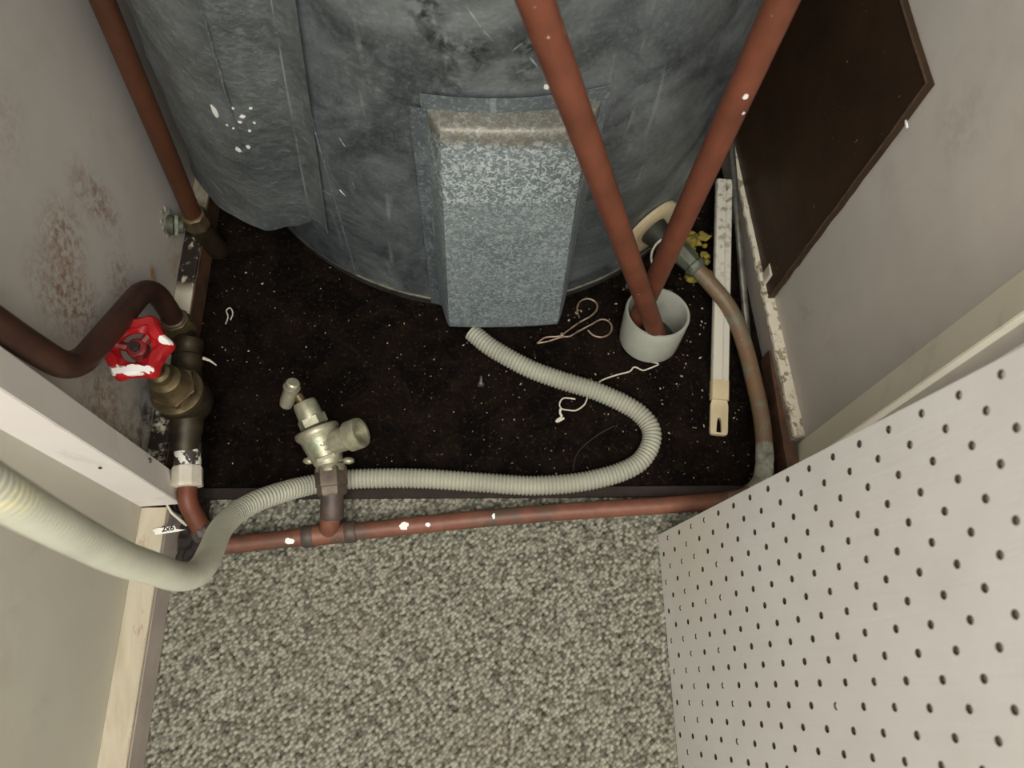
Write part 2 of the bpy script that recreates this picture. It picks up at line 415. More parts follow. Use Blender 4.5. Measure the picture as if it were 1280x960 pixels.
# ================================================================== THE SETTING
# carpet: loop pile as real relief, one tuft every 6 mm
def carpet():
    x0, x1, y0, y1, st = -.408, .46, -.42, .258, .0015
    nx, ny = int((x1 - x0) / st), int((y1 - y0) / st)
    X, Y = np.meshgrid(np.linspace(x0, x1, nx), np.linspace(y0, y1, ny))
    rng = np.random.default_rng(3)
    a = math.radians(38); p = .0052
    U = (X * math.cos(a) + Y * math.sin(a)) / p; V = (-X * math.sin(a) + Y * math.cos(a)) / (p * .82)
    gu, gv = np.floor(U).astype(int), np.floor(V).astype(int)
    ou, ov = gu.min() - 2, gv.min() - 2
    su, sv = gu.max() - ou + 4, gv.max() - ov + 4
    ju, jv, hh, br = rng.uniform(.12, .88, (su, sv)), rng.uniform(.12, .88, (su, sv)), rng.uniform(.55, 1, (su, sv)), rng.uniform(0, 1, (su, sv))
    best = np.full(X.shape, 9.); bh = np.zeros(X.shape); bb = np.zeros(X.shape)
    for du in (-1, 0, 1):
        for dv in (-1, 0, 1):
            iu, iv = gu + du - ou, gv + dv - ov
            d = (U - (gu + du + ju[iu, iv])) ** 2 + (V - (gv + dv + jv[iu, iv])) ** 2
            m = d < best; best = np.where(m, d, best); bh = np.where(m, hh[iu, iv], bh); bb = np.where(m, br[iu, iv], bb)
    Zt = .0045 * bh * np.clip(1 - best / .55, 0, 1) ** .6 - .0035
    co = np.stack([X, Y, Zt], -1).reshape(-1, 3)
    idx = np.arange(nx * ny).reshape(ny, nx)
    q = np.stack([idx[:-1, :-1], idx[:-1, 1:], idx[1:, 1:], idx[1:, :-1]], -1).reshape(-1, 4)
    me = bpy.data.meshes.new('carpet')
    me.vertices.add(len(co)); me.vertices.foreach_set('co', co.ravel())
    me.loops.add(q.size); me.loops.foreach_set('vertex_index', q.ravel())
    me.polygons.add(len(q)); me.polygons.foreach_set('loop_start', np.arange(0, q.size, 4)); me.polygons.foreach_set('loop_total', np.full(len(q), 4))
    me.update(); me.validate()
    at_ = me.attributes.new('tuft', 'FLOAT', 'POINT')
    at_.data.foreach_set('value', (np.clip((1 - best / .7), 0, 1) * (.22 + .78 * bb)).ravel())
    me.polygons.foreach_set('use_smooth', [True] * len(me.polygons))
    me.materials.append(M['carpet'])
    o = bpy.data.objects.new('carpet', me); COL.objects.link(o)
    tag(o, 'grey and beige loop pile carpet in front of the cupboard', 'carpet', kind='stuff')
carpet()
bm = B(); box(bm, (-.60, -1.6, -.06), (.75, .262, -.004)); struct(link('floor', bm, M['plank_side'], smooth=False))
# cupboard floor: blackened boards with grit, gently uneven
bm = B()
nx, ny = 120, 150
g = [[bm.verts.new((-.46 + .94 * i / nx, .262 + 1.2 * j / ny,
      .0018 * noise.noise(Vector((i * .35, j * .35, 0))) + .0012 * noise.noise(Vector((i * 1.3, j * 1.3, 3))) - .001)) for i in range(nx + 1)] for j in range(ny + 1)]
for j in range(ny):
    for i in range(nx): bm.faces.new((g[j][i], g[j][i + 1], g[j + 1][i + 1], g[j + 1][i]))
o = link('floor_cupboard', bm, M['dirt']); struct(o)
bm = B(); box(bm, (-.402, .254, -.02), (.44, .270, .0045), .001)
struct(link('trim_1', bm, M['dark_timber']))                             # timber strip between carpet and cupboard floor

# left side
bm = B(); prism(bm, [(-.445, .25), (-.445, 1.46), (-.50, 1.46), (-.50, .25)], -.02, 2.3); struct(link('wall_left', bm, M['wall_left'], smooth=False))
bm = B(); prism(bm, [(-.440, -1.6), (-.440, .236), (-.52, .236), (-.52, -1.6)], .0, 2.3); struct(link('wall_front_left', bm, M['wall_front'], smooth=False))
bm = B(); prism(bm, [(-.448, .232), (-.389, .236), (-.402, .278), (-.46, .278)], .052, 2.1, .0012)
jl = struct(link('trim_2', bm, M['jamb']))
c = Vector((-.399, .268, .145))
bm = B(); lathe(bm, c, c + Vector((1, .2, 0)), [(0, .0035), (.002, .0035), (.0028, .0018)], 10); link('screw', bm, M['chrome'], jl)
c = Vector((-.41, .2335, .235))
bm = B(); lathe(bm, c, c + Vector((0, -1, 0)), [(0, .002), (.001, .002), (.0014, .001)], 8); link('nail', bm, M['steel_dark'], jl)
# baseboard on the left, in front: grey side, bare wooden top
bl = bm = B(); box(bm, (-.441, -1.0, 0), (-.4055, .233, .046), .0015); bb = struct(link('baseboard_left', bm, M['plank_side']))
bm = B(); box(bm, (-.4405, -1.0, .0455), (-.4065, .2325, .051), .001, 1); link('top_board', bm, M['plank_top'], bb)
bm = B(); box(bm, (-.438, .2335, .0), (-.405, .262, .030), .002, 1); link('timber_block', bm, M['dark_timber'], bb)
bm = B(); r = bmesh.ops.create_grid(bm, x_segments=24, y_segments=40, size=.5)
for v in bm.verts: v.co = Vector((-.386 + v.co.x * .036, .214 + v.co.y * .094, .0035 + .005 * noise.noise(Vector((v.co.x * 5, v.co.y * 9, 2)))))
link('rotten_board', bm, M['dark_timber'], bb)
# paint run and paint label on its front edge
bm = B(); tube(bm, [(-.409, .238, .052), (-.402, .226, .046), (-.390, .216, .036), (-.386, .212, .030)], [.0016, .0018, .0022, .0012], 8); link('paint_run', bm, M['white_nut'], bb)
# skirting inside the cupboard on the left: worn white top, brown face
bm = B(); box(bm, (-.444, .28, 0), (-.4185, 1.3, .046), .001); si = struct(link('baseboard_inner', bm, M['timber']))
bm = B(); box(bm, (-.4445, .28, .0462), (-.4195, 1.3, .052), .001); link('worn_top', bm, M['strip'], si)

# right side: the wall leans in a little towards the back
def RX(y): return .4655 - (y - .30) * .053
bm = B(); prism(bm, [(RX(.27), .27), (.56, .27), (.56, 1.46), (RX(1.46), 1.46)], -.02, 2.3); struct(link('wall_right', bm, M['wall_right'], smooth=False))
bm = B(); prism(bm, [(.454, .286), (.464, .327), (.57, .327), (.57, .286)], .0, 2.1, .0012); struct(link('trim_3', bm, M['jamb_cream']))
bm = B(); prism(bm, [(.56, -1.6), (.56, .285), (.60, .285), (.60, -1.6)], .0, 2.3); struct(link('wall_front_right', bm, M['wall_front'], smooth=False))
bm = B(); prism(bm, [(RX(.30) - .017, .328), (RX(.33), .328), (RX(1.4), 1.4), (RX(1.4) - .017, 1.4)], 0, .048)
sr = struct(link('baseboard_right', bm, M['grey_face'], smooth=False))
# its worn, chipped top edge: a ragged strip
bm = B(); ys = np.linspace(.33, 1.2, 120); a, b, c2, d2 = [], [], [], []
for i, y in enumerate(ys):
    j1, j2 = noise.noise(Vector((y * 60, 0, 0))) * .0022, noise.noise(Vector((y * 45, 7, 0))) * .0016
    a.append(bm.verts.new((RX(y) - .0165 + j1, y, .0455 + j2))); b.append(bm.verts.new((RX(y) - .0155 + j1, y, .0505 + j2)))
    c2.append(bm.verts.new((RX(y) + .001, y, .0508 + j2))); d2.append(bm.verts.new((RX(y) + .001, y, .0455)))
for i in range(len(ys) - 1):
    for u, v in ((a, b), (b, c2), (c2, d2), (d2, a)): bm.faces.new((u[i], u[i + 1], v[i + 1], v[i]))
bm.faces.new((a[0], b[0], c2[0], d2[0])); bm.faces.new((a[-1], b[-1], c2[-1], d2[-1]))
link('worn_top', bm, M['worn'], sr)
# brown timber showing under the board, ragged
bm = B(); pts = []
for i, y in enumerate(np.linspace(.285, .47, 26)):
    pts.append((.4375 + .0015 * noise.noise(Vector((y * 90, 1, 0))) - (.012 if i < 1 else 0) * 0, y))
prism(bm, pts + [(.449, .47), (.456, .285)], 0, .034); link('bare_timber', bm, M['timber'], sr, smooth=False)

# dark hardboard panel on the right wall
def PX(y): return RX(y) - .0045
pts = [(.546 + 0 * z, z) for z in (0,)]
bm = B(); out = []
def seg(p, q, n, amp):
    for k in range(n):
        t = k / n; out.append((p[0] + (q[0] - p[0]) * t + noise.noise(Vector((k * .9, p[0] * 9, p[1] * 9))) * amp, p[1] + (q[1] - p[1]) * t + noise.noise(Vector((k * .7, p[0], 4))) * amp))
seg((.549, .048), (.549, .488), 26, .0022); seg((.549, .488), (1.30, .52), 26, .003); seg((1.30, .52), (1.30, .048), 2, 0); seg((1.30, .048), (.549, .048), 20, .002)
f = [bm.verts.new((PX(y) - .004, y, z)) for y, z in out]; k_ = [bm.verts.new((PX(y) + .0035, y, z)) for y, z in out]
bm.faces.new(f); bm.faces.new(k_[::-1])
for i in range(len(out)): bm.faces.new((f[i], f[(i + 1) % len(out)], k_[(i + 1) % len(out)], k_[i]))
dp = link('hardboard_panel', bm, M['dark_panel'], smooth=False)
tag(dp, 'dark brown hardboard panel fixed to the right cupboard wall', 'panel')
bm = B(); e = [(PX(y) - .0045, y + .0015, z) for y, z in out[:45]]
tube(bm, e, .0015, 6); link('torn_edge', bm, M['panel_edge'], dp)
bm = B(); prism(bm, [(RX(.58) - .0115, .575), (RX(.58) - .0118, .590), (RX(.58) - .0085, .596), (RX(.57) - .0085, .572)], .050, .080, .0012); link('plaster_flake', bm, M['white_nut'], dp)
for (px, py) in ((1133, 155), ):
    p = at(px, py, x=.443); bm = B(); bmesh.ops.create_icosphere(bm, subdivisions=1, radius=.003); bm.transform(Matrix.Translation(p) @ Matrix.Diagonal((.5, 2, .8, 1)))
    link('paint_fleck', bm, M['paintblob'], dp)

bm = B(); box(bm, (-.50, 1.42, -.02), (.56, 1.47, 2.3)); struct(link('wall_back', bm, M['wall_right'], smooth=False))
bm = B(); box(bm, (-.50, .24, 2.3), (.56, 1.47, 2.34)); struct(link('ceiling', bm, M['wall_front'], smooth=False))
from mathutils.bvhtree import BVHTree
def world_hit(o, px, py):
    org = Vector(o['_o']); me = o.data
    t = BVHTree.FromPolygons([v.co + org for v in me.vertices], [list(p.vertices) for p in me.polygons])
    h = t.ray_cast(Vector((0, 0, CAM_H)), ray(px, py).normalized()); return h[0], h[1]
def flake(o, px, py, wpx, hpx, mat=None, parent=None):
    """a chip of dried paint lying on a surface"""
    h, nn = world_hit(o, px, py)
    if h is None: return
    if nn.dot(ray(px, py)) > 0: nn = -nn
    dpt = (RW.transposed() @ (h - Vector((0, 0, CAM_H)))).z; kx, ky = wpx / F_PX * dpt / 2, hpx / F_PX * dpt / 2
    a = Vector((1, 0, 0)); a = (a - nn * a.dot(nn)).normalized(); b = nn.cross(a); ky /= max(.45, abs(b.dot(Vector((0, .37, .93)))))
    bm = B(); n = 14; rg = random.Random(int(px * 7 + py)); V = []
    for k in range(n):
        t = 2 * math.pi * k / n; q = 1 + rg.uniform(-.3, .15)
        V.append(h + a * math.cos(t) * kx * q + b * math.sin(t) * ky * q + nn * .0003)
    lo_ = [bm.verts.new(v) for v in V]; hi_ = [bm.verts.new(v + nn * .0007) for v in V]
    bm.faces.new(lo_); bm.faces.new(hi_)
    for k in range(n): bm.faces.new((lo_[k], lo_[(k + 1) % n], hi_[(k + 1) % n], hi_[k]))
    link('paint_fleck', bm, mat or M['paintblob'], parent or o, smooth=False)
# ================================================================== WATER HEATER
WH = thing('water_heater', 'large grey galvanised hot water cylinder standing at the back of the cupboard', 'water heater', (CX, CY, 0))
def cpt(th, z, dr=0.):
    t = math.radians(th); return Vector((CX + (CR + dr) * math.sin(t), CY - (CR + dr) * math.cos(t), z))
def ysurf(x, dr=0.): return CY - math.sqrt((CR + dr) ** 2 - (x - CX) ** 2)
# casing, very slightly dented
bm = B(); NS = 180; zs = [.018] + [.03 + .02 * k for k in range(67)] + [1.372, 1.385]
rings = []
for z in zs:
    rr = CR - (0.012 if z > 1.38 else 0)
    row = []
    for k in range(NS):
        t = 2 * math.pi * k / NS
        d = .0016 * noise.noise(Vector((math.sin(t) * 3, math.cos(t) * 3, z * 5)))
        row.append(bm.verts.new((CX + (rr + d) * math.sin(t), CY - (rr + d) * math.cos(t), z)))
    rings.append(row)
for a, b in zip(rings, rings[1:]):
    for k in range(NS): bm.faces.new((a[k], a[(k + 1) % NS], b[(k + 1) % NS], b[k]))
bm.faces.new(rings[0][::-1]); bm.faces.new(rings[-1])
CS = link('casing', bm, M['casing'], WH)
bm = B(); lathe(bm, (CX, CY, 0), (CX, CY, 1), [(0, CR - .004), (.0, CR + .001), (.016, CR + .001), (.016, CR - .01)], 160); link('base_band', bm, M['rim_dark'], WH)
bm = B()
tube(bm, [cpt(th, .0185, .0014 + .0008 * noise.noise(Vector((th * .2, 0, 0)))) for th in range(-100, 101, 2)], .0022, 8); link('rim_bead', bm, M['rim'], WH)
def curved_sheet(th0, th1, z0, z1, dr, thick=.0015, n=24, m=8):
    bm = B(); G = []
    for s in (dr, dr + thick):
        G.append([[bm.verts.new(cpt(th0 + (th1 - th0) * i / n, z0 + (z1 - z0) * j / m, s)) for i in range(n + 1)] for j in range(m + 1)])
    for g in G:
        for j in range(m):
            for i in range(n): bm.faces.new((g[j][i], g[j][i + 1], g[j + 1][i + 1], g[j + 1][i]))
    a, b = G
    ring = [(0, i) for i in range(n)] + [(j, n) for j in range(m)] + [(m, i) for i in range(n, 0, -1)] + [(j, 0) for j in range(m, 0, -1)]
    for k in range(len(ring)):
        p, q = ring[k], ring[(k + 1) % len(ring)]
        bm.faces.new((a[p[0]][p[1]], a[q[0]][q[1]], b[q[0]][q[1]], b[p[0]][p[1]]))
    return bm
# lapped seam at the left
bm = curved_sheet(-52, -28.2, .02, .222, .0016, .0016, 16, 8); link('lap_sheet', bm, M['casing'], WH)
bm = B(); tube(bm, [cpt(-28.1, z, .0018 + .0006 * noise.noise(Vector((z * 30, 2, 0)))) for z in np.linspace(.02, 1.3, 60)], .0020, 6); link('seam', bm, M['flange_zinc'], WH)
for t in ((683, 108, 9, 8),): flake(CS, *t, parent=WH)
for a_, b_, r_ in (((583, 8), (601, 34), .0009), ((603, 37), (617, 52), .0005), ((662, 72), (673, 84), .0011), ((640, 64), (655, 52), .0006), ((428, 178), (432, 184), .0010), ((424, 172), (429, 180), .0008), ((440, 228), (444, 236), .0006), ((424, 237), (433, 246), .0011)):
    bm = B(); tube(bm, [world_hit(CS, a_[0] + (b_[0] - a_[0]) * k / 4, a_[1] + (b_[1] - a_[1]) * k / 4)[0] for k in range(5)], [r_ * .3, r_, r_, r_ * .8, r_ * .2], 6)
    link('scratch', bm, M['bright_zinc'], WH)
# front cover: flange plates and the bulged hatch
fc = link('front_cover', curved_sheet(-8.9, 18.4, .010, .455, .0042), M['flange_zinc'], WH, origin=(.04, .56, 0))
link('flange_plate', curved_sheet(-10.7, -8.95, .010, .433, .0030, .0012, 3, 8), M['flange_zinc'], fc)
bm = B(); nu, nv = 64, 60; HG = []
def se(t, e): return max(0., 1 - abs(2 * t - 1) ** e) ** (1 / e)
def warp(k, n):                                           # denser samples where the sheet turns
    t = k / n; return .5 - .5 * math.cos(math.pi * t) if 0 < k < n else float(t)
for j in range(nv + 1):
    v = warp(j, nv); row = []
    z = .030 + (.436 - .030) * v
    xl, xr = -.058 + .004 * v, .139 - .009 * v
    wv = (1 - abs(2 * v - 1) ** 30) ** (1 / 9) if 0 < v < 1 else 0
    for i in range(nu + 1):
        u = warp(i, nu)
        x = xl + (xr - xl) * u
        side = min(1, (u * (xr - xl) / .017) , ((1 - u) * (xr - xl) / .020))
        side = 1 - max(0, 1 - side * 1.06) ** 1.25 if side < .94 else 1 - .0 * side; side = min(1, side)
        wgt = side * wv
        yf = .5025 + (.527 - .5025) * v + .35 * (ysurf(x) - ysurf(.04))
        row.append(bm.verts.new((x, ysurf(x, .004) * (1 - wgt) + yf * wgt, z)))
    HG.append(row)
for j in range(nv):
    for i in range(nu): bm.faces.new((HG[j][i], HG[j][i + 1], HG[j + 1][i + 1], HG[j + 1][i]))
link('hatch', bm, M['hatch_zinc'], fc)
# side cover: a big bulged sheet with a flange, hanging slightly askew at the left
base = [(-.213, .611), (-.2215, .619), (-.233, .627), (-.2365, .630), (-.245, .630), (-.262, .6265), (-.283, .622), (-.300, .621), (-.318, .6265), (-.340, .637), (-.362, .652), (-.382, .671), (-.402, .697), (-.415, .722), (-.420, .755), (-.408, .790), (-.385, .815)]
base = [Vector((x, y, 0)) for x, y in base]
prof = resample(catmull(base, 6), .004)
zb, zt = .122, 1.05
IF = min(range(len(prof)), key=lambda i: (prof[i] - Vector((-.2375, .6305, 0))).length)
IR = min(range(len(prof)), key=lambda i: (prof[i] - Vector((-.300, .621, 0))).length)
bm = B(); G = []
for s in (0, 1):
    rows = []
    for j in range(48):
        z = zb + (zt - zb) * (j / 47) ** 1.25
        row = []
        for i, p in enumerate(prof):
            a, b = prof[max(0, i - 1)], prof[min(len(prof) - 1, i + 1)]
            t = (b - a).normalized(); nrm = Vector((-t.y, t.x, 0)) * -1
            d = .0035 * noise.noise(Vector((p.x * 26, p.y * 26, z * 14))) * min(1, i / 8)
            u = i / len(prof)
            curl = .010 * max(0, 1 - (z - zb) / .03) ** 2 * math.sin(math.pi * min(1, max(0, (u - .08) / .9)))
            zz = z + (0.012 * math.sin(math.pi * min(1, i / 10)) + .004 * noise.noise(Vector((i * .2, 0, 0)))) * max(0, 1 - (z - zb) / .05)
            q = p - nrm * (s * .0016 + curl * .4 + .0030 * math.exp(-((i - IF) / 1.1) ** 2) + .0016 * math.exp(-((i - IR) / 1.3) ** 2) * (.4 + noise.noise(Vector((z * 30, 5, 0))) ** 2 * 2)) + nrm * d
            row.append(bm.verts.new((q.x + .114 * (z - zb), q.y - .063 * (z - zb) - .0, zz)))
        rows.append(row)
    G.append(rows)
for g in G:
    for j in range(47):
        for i in range(len(prof) - 1): bm.faces.new((g[j][i], g[j][i + 1], g[j + 1][i + 1], g[j + 1][i]))
for j in (0, 47):
    for i in range(len(prof) - 1): bm.faces.new((G[0][j][i], G[0][j][i + 1], G[1][j][i + 1], G[1][j][i]))
for i in (0, len(prof) - 1):
    for j in range(47): bm.faces.new((G[0][j][i], G[0][j + 1][i], G[1][j + 1][i], G[1][j][i]))
sc_ = link('side_cover', bm, M['side_zinc'], WH, origin=(-.40, .70, .12))
def bead(i, r, wob, z0, mat, name):
    p = prof[i]; bm = B()
    tube(bm, [Vector((p.x + .114 * (z - zb), p.y - .063 * (z - zb) - .0042, z)) + Vector((noise.noise(Vector((z * 40, i, 0))), noise.noise(Vector((z * 40, i, 4))), 0)) * wob for z in np.linspace(z0, .95, 120)], [r * (.7 + wob * 300 * abs(noise.noise(Vector((z * 70, 1, 0))))) for z in np.linspace(z0, .95, 120)], 6)
    return link(name, bm, mat, sc_)
bead(IF, .0017, .0002, .19, M['bright_zinc'], 'fold_highlight')  # pale bead that paints a highlight along the fold
bead(IR, .0016, .0012, .30, M['flange_zinc'], 'weld_line')
for t in ((269, 139, 9, 20), (298, 187, 9, 9), (310, 183, 5, 7), (303, 145, 7, 6), (300, 152, 6, 4), (312, 163, 4, 4), (291, 135, 4, 4), (318, 153, 3, 4), (313, 135, 5, 3), (284, 156, 3, 3), (292, 160, 3, 3)): flake(sc_, *t)
c = at(401, 277, z=.135); bm = B(); lathe(bm, c, c + Vector((-.3, -1, .5)), [(-.004, .002), (0, .004), (.001, .0035), (.0018, .001)], 10); link('screw', bm, M['rim'], sc_)
# outlet at the right: cream collar plate, black rubber and the elbow coming out
oc = cpt(38, .098)
nrm = (oc - Vector((CX, CY, .098))).normalized()
bm = B()
tx = Vector((nrm.y, -nrm.x, 0)) * -1
ringo, ringi, ringb = [], [], []
NSG = 48
def onsurf(a, r, dr):
    s, zz = r * math.cos(a), r * math.sin(a)
    return cpt(38 + math.degrees(s / CR), .098 + zz, dr)
rings = [[bm.verts.new(onsurf(2 * math.pi * k / NSG, r, dr)) for k in range(NSG)] for r, dr in ((.022, .001), (.022, .008), (.027, .010), (.045, .009), (.050, .006), (.050, .001))]
for a, b in zip(rings, rings[1:] + rings[:1]):
    for k in range(NSG): bm.faces.new((a[k], a[(k + 1) % NSG], b[(k + 1) % NSG], b[k]))
col = link('outlet_collar', bm, M['cream_plastic'], WH)
bm = B(); lathe(bm, oc - nrm * .01, oc + nrm, [(0, .0225), (.020, .0225), (.034, .020), (.050, .0195), (.056, .016), (.058, .010)], 28); link('outlet_boot', bm, M['black_rubber'], WH)
loop = []
c = at(843, 322, z=.14)
for a in range(95, 215, 8):
    loop.append(at(843 + 29 * math.cos(math.radians(a)), 322 - 27 * math.sin(math.radians(a)), z=.118))
bm = B(); tube(bm, loop, .0016, 8); link('tie_wire', bm, M['string'], WH)

# ================================================================== PIPES AT THE RIGHT
# floor pipe: along the front, round the right corner, back to the heater
P = [Vector((-.352, .186, .017)), Vector((-.199, .2015, .019)), Vector((.06, .2265, .019)), Vector((.30, .2405, .019)), Vector((.405, .250, .019)),
     Vector((.419, .352, .022)), Vector((.406, .476, .028)), Vector((.388, .538, .040)), Vector((.343, .594, .050)), Vector((.318, .622, .055))]
path = rounded(P, [0, .05, .1, .05, .062, .06, .05, .045, .03, 0], 8)
FP = thing('copper_floor_pipe', 'reddish copper pipe along the carpet edge turning back at the right', 'pipe', (-.05, .215, 0))
cut = next(i for i, p in enumerate(path) if p.x > .34)
bm = B(); tube(bm, path[:cut + 1], .0118, 22); sp_ = link('straight_pipe', bm, M['copper_floor'], FP)
for t in ((505, 657, 12, 6), (535, 656, 7, 4), (617, 645, 4, 4), (362, 676, 12, 6)): flake(sp_, *t, parent=FP)
bm = B(); tube(bm, path[cut:], .0122, 22); link('bent_pipe', bm, M['copper_patina'], FP)
bend = [p for p in path if p.x > .385 and p.y < .33]
bm = B(); rr = [.0128 + .0014 * noise.noise(Vector((i * .9, 0, 0))) for i in range(len(bend))]; rr[0] = rr[-1] = .0122
tube(bm, bend, rr, 18); link('corrosion_crust', bm, M['corrosion'], FP)
d = (P[1] - P[0]).normalized(); T0 = P[1]
bm = B(); lathe(bm, T0 - d * .034, T0 + d, [(0, .0125), (.002, .0142), (.018, .0142), (.022, .0136), (.046, .0136), (.050, .0142), (.066, .0142), (.068, .0125)], 24)
link('tee', bm, M['copper_floor'], FP)
for s in (-1, 1):
    q = T0 + d * (.028 * s)
    bm = B(); lathe(bm, q - d * .008, q + d, [(0, .0135), (.002, .0150), (.014, .0150), (.016, .0135)], 24); link('solder_collar', bm, M['solder'], FP)
# dezincified nut at the heater end, with verdigris
e0, e1 = P[-1], P[-2]; dd = (e0 - e1).normalized()
bm = B(); lathe(bm, e1 + dd * .004, e0, [(0, .0135), (.004, .017), (.012, .018), (.014, .0155), (.024, .0165), (.040, .0185), (.050, .017), (.062, .016)], 8)
link('end_fitting', bm, M['verdigris'], FP)

# two pipes standing in the collar
CC = Vector((.265, .503, 0))                              # collar base centre
tilt = Vector((.02, .20, 1)).normalized()
bm = B()
def ringc(h, r):
    u = Vector((1, 0, 0)); u = (u - tilt * u.dot(tilt)).normalized(); v = tilt.cross(u); c0 = CC + tilt * h
    return [bm.verts.new(c0 + (u * math.cos(a) + v * math.sin(a)) * r) for a in (2 * math.pi * k / 56 for k in range(56))]
R_ = [ringc(h, r) for h, r in ((.002, .0405), (.002, .0450), (.010, .0460), (.066, .0482), (.0685, .0475), (.0685, .0440), (.0665, .0430), (.010, .0405))]
for a, b in zip(R_, R_[1:] + R_[:1]):
    for k in range(56): bm.faces.new((a[k], a[(k + 1) % 56], b[(k + 1) % 56], b[k]))
bm2 = bm
zmin = min(v.co.z for v in bm.verts)
for v in bm.verts:
    if v.co.z < .003: v.co.z = .0005
KC = thing('pvc_collar', 'short pale grey plastic pipe socket with two copper pipes in it', 'socket', (CC.x, CC.y, 0))
link('socket_wall', bm, M['pvc'], KC)
bm = B(); lathe(bm, CC + Vector((0, .002, .0012)), CC + tilt, [(0, .040), (.004, .040)], 40); link('socket_base', bm, M['black_rubber'], KC)
bm = B(); lathe(bm, CC + Vector((.004, -.004, .005)), CC + Vector((.004, -.004, 1)), [(0, .024), (.004, .024), (.004, .020), (.002, .019)], 32); link('inner_ring', bm, M['black_rubber'], KC)
p2b = Vector((.2395, .514, .008)); p2t = Vector((.2445, .500, 1.25))
o = link('copper_pipe', tube(B(), [p2b.lerp(p2t, k / 12) for k in range(13)], .0138, 24), M['copper'], origin=p2b)
tag(o, 'upright copper pipe right of the cylinder, with white paint specks', 'pipe', 'copper pipes rising from the pale socket')
for t in ((932, 120, 7, 9), (929, 141, 4, 4), (866, 283, 7, 4), (875, 270, 6, 4), (862, 296, 5, 8)): flake(o, *t)
p1b = Vector((.2825, .4905, .0062)); p1t = at(670, 2, y=.448); p1e = p1b + (p1t - p1b) * 1.9
o = link('copper_pipe', tube(B(), [p1b.lerp(p1e, k / 14) for k in range(15)], .0135, 24), M['copper'], origin=p1b)
tag(o, 'slanting copper pipe leaning left across the front of the cylinder', 'pipe', 'copper pipes rising from the pale socket')

# ================================================================== LEFT PLUMBING
# pipe standing by the left wall, at the back
lb = Vector((-.411, .645, .105)); lt = at(128, 0, x=-.387); le = lb + (lt - lb) * 2.6
LP = thing('copper_pipe', 'brown copper pipe standing between left wall and cylinder', 'pipe', lb)
link('pipe', tube(B(), [lb.lerp(le, k / 12) for k in range(13)], .0128, 24), M['copper_shade'], LP)
bm = B(); lathe(bm, lb - Vector((0, 0, .016)), lb + Vector((0, 0, 1)), [(0, .016), (.002, .019), (.016, .019), (.019, .0175), (.026, .0175), (.028, .0145)], 8); link('compression_nut', bm, M['brass'], LP)
bm = B(); tube(bm, rounded([lb - Vector((0, 0, .012)), lb - Vector((0, -.004, .055)), lb - Vector((0, -.012, .104))], .02, 5), .0165, 16); link('elbow', bm, M['brass_dark'], LP)
EF = thing('wall_elbow_fitting', 'corroded greenish fitting poking out of the left wall by the pipe foot', 'fitting', (-.446, .632, .108))
bm = B(); lathe(bm, (-.452, .632, .106), (-.40, .640, .09), [(0, .012), (.004, .015), (.012, .015), (.014, .011), (.026, .011)], 10); link('stub', bm, M['verdigris'], EF)
bm = B(); lathe(bm, (-.438, .634, .103), (-.40, .640, .09), [(0, .0155), (.0045, .0155)], 18); link('pale_washer', bm, M['corrosion'], EF)
bm = B()
for k in range(9):
    a = k * .7; c = Vector((-.4445, .632 + .018 * math.cos(a), .112 + .022 * math.sin(a)))
    r = bmesh.ops.create_icosphere(bm, subdivisions=1, radius=.0055); bmesh.ops.transform(bm, matrix=Matrix.Translation(c) @ Matrix.Rotation(k, 4, 'X') @ Matrix.Diagonal((.4, 1.3, .8, 1)), verts=r['verts'])
link('chipped_plaster', bm, M['corrosion'], EF, smooth=False)

# gate valve with its red wheel
VX, VY, VZ = -.3885, .370, .088
GV = thing('gate_valve', 'tarnished brass gate valve with a chipped red handwheel', 'valve', (VX, VY, 0))
bm = B(); lathe(bm, (VX, VY, VZ - .034), (VX, VY, 1), [(0, .016), (.006, .025), (.022, .031), (.046, .032), (.058, .029)], 30); link('body', bm, M['brass_dark'], GV)
bm = B(); lathe(bm, (VX - .002, VY, VZ + .022), (VX - .002, VY, 1), [(0, .031), (.002, .0335), (.010, .0335), (.013, .030), (.017, .028), (.030, .024), (.034, .0215), (.050, .0195), (.054, .015), (.062, .0125)], 8 * 4); link('bonnet', bm, M['brass'], GV)
bm = B(); lathe(bm, (VX - .002, VY, VZ + .036), (VX - .002, VY, 1), hexprof(.012, .030), 6, .3); link('bonnet_nut', bm, M['brass'], GV)
bm = B(); lathe(bm, (VX - .002, VY, VZ + .08), (VX - .002, VY, 1), [(0, .014), (.012, .014), (.016, .010), (.064, .0055), (.07, .0055)], 16); link('gland', bm, M['brass'], GV)
# ends along the wall
bm = B(); lathe(bm, (VX, VY - .004, VZ - .006), (VX + .004, VY - .1, VZ - .02), [(0, .025), (.024, .0215), (.040, .0205), (.042, .019), (.062, .019), (.066, .017)], 20); link('front_socket', bm, M['brass_dark'], GV)
bm = B(); lathe(bm, (VX - .002, VY + .010, VZ), (VX - .012, VY + .11, VZ + .002), [(0, .024), (.022, .0205), (.036, .0185), (.040, .0205), (.050, .0205), (.052, .0185), (.062, .0185), (.064, .020), (.074, .020), (.076, .018)], 20); link('rear_socket', bm, M['brass_dark'], GV)
pb = B(); tube(pb, [(VX + .018, VY + .055, VZ + .012), (VX + .027, VY + .052, VZ + .010), (VX + .036, VY + .046, VZ + .008)], [.0022, .0016, .0006], 6); link('thread_tape', pb, M['string'], GV)
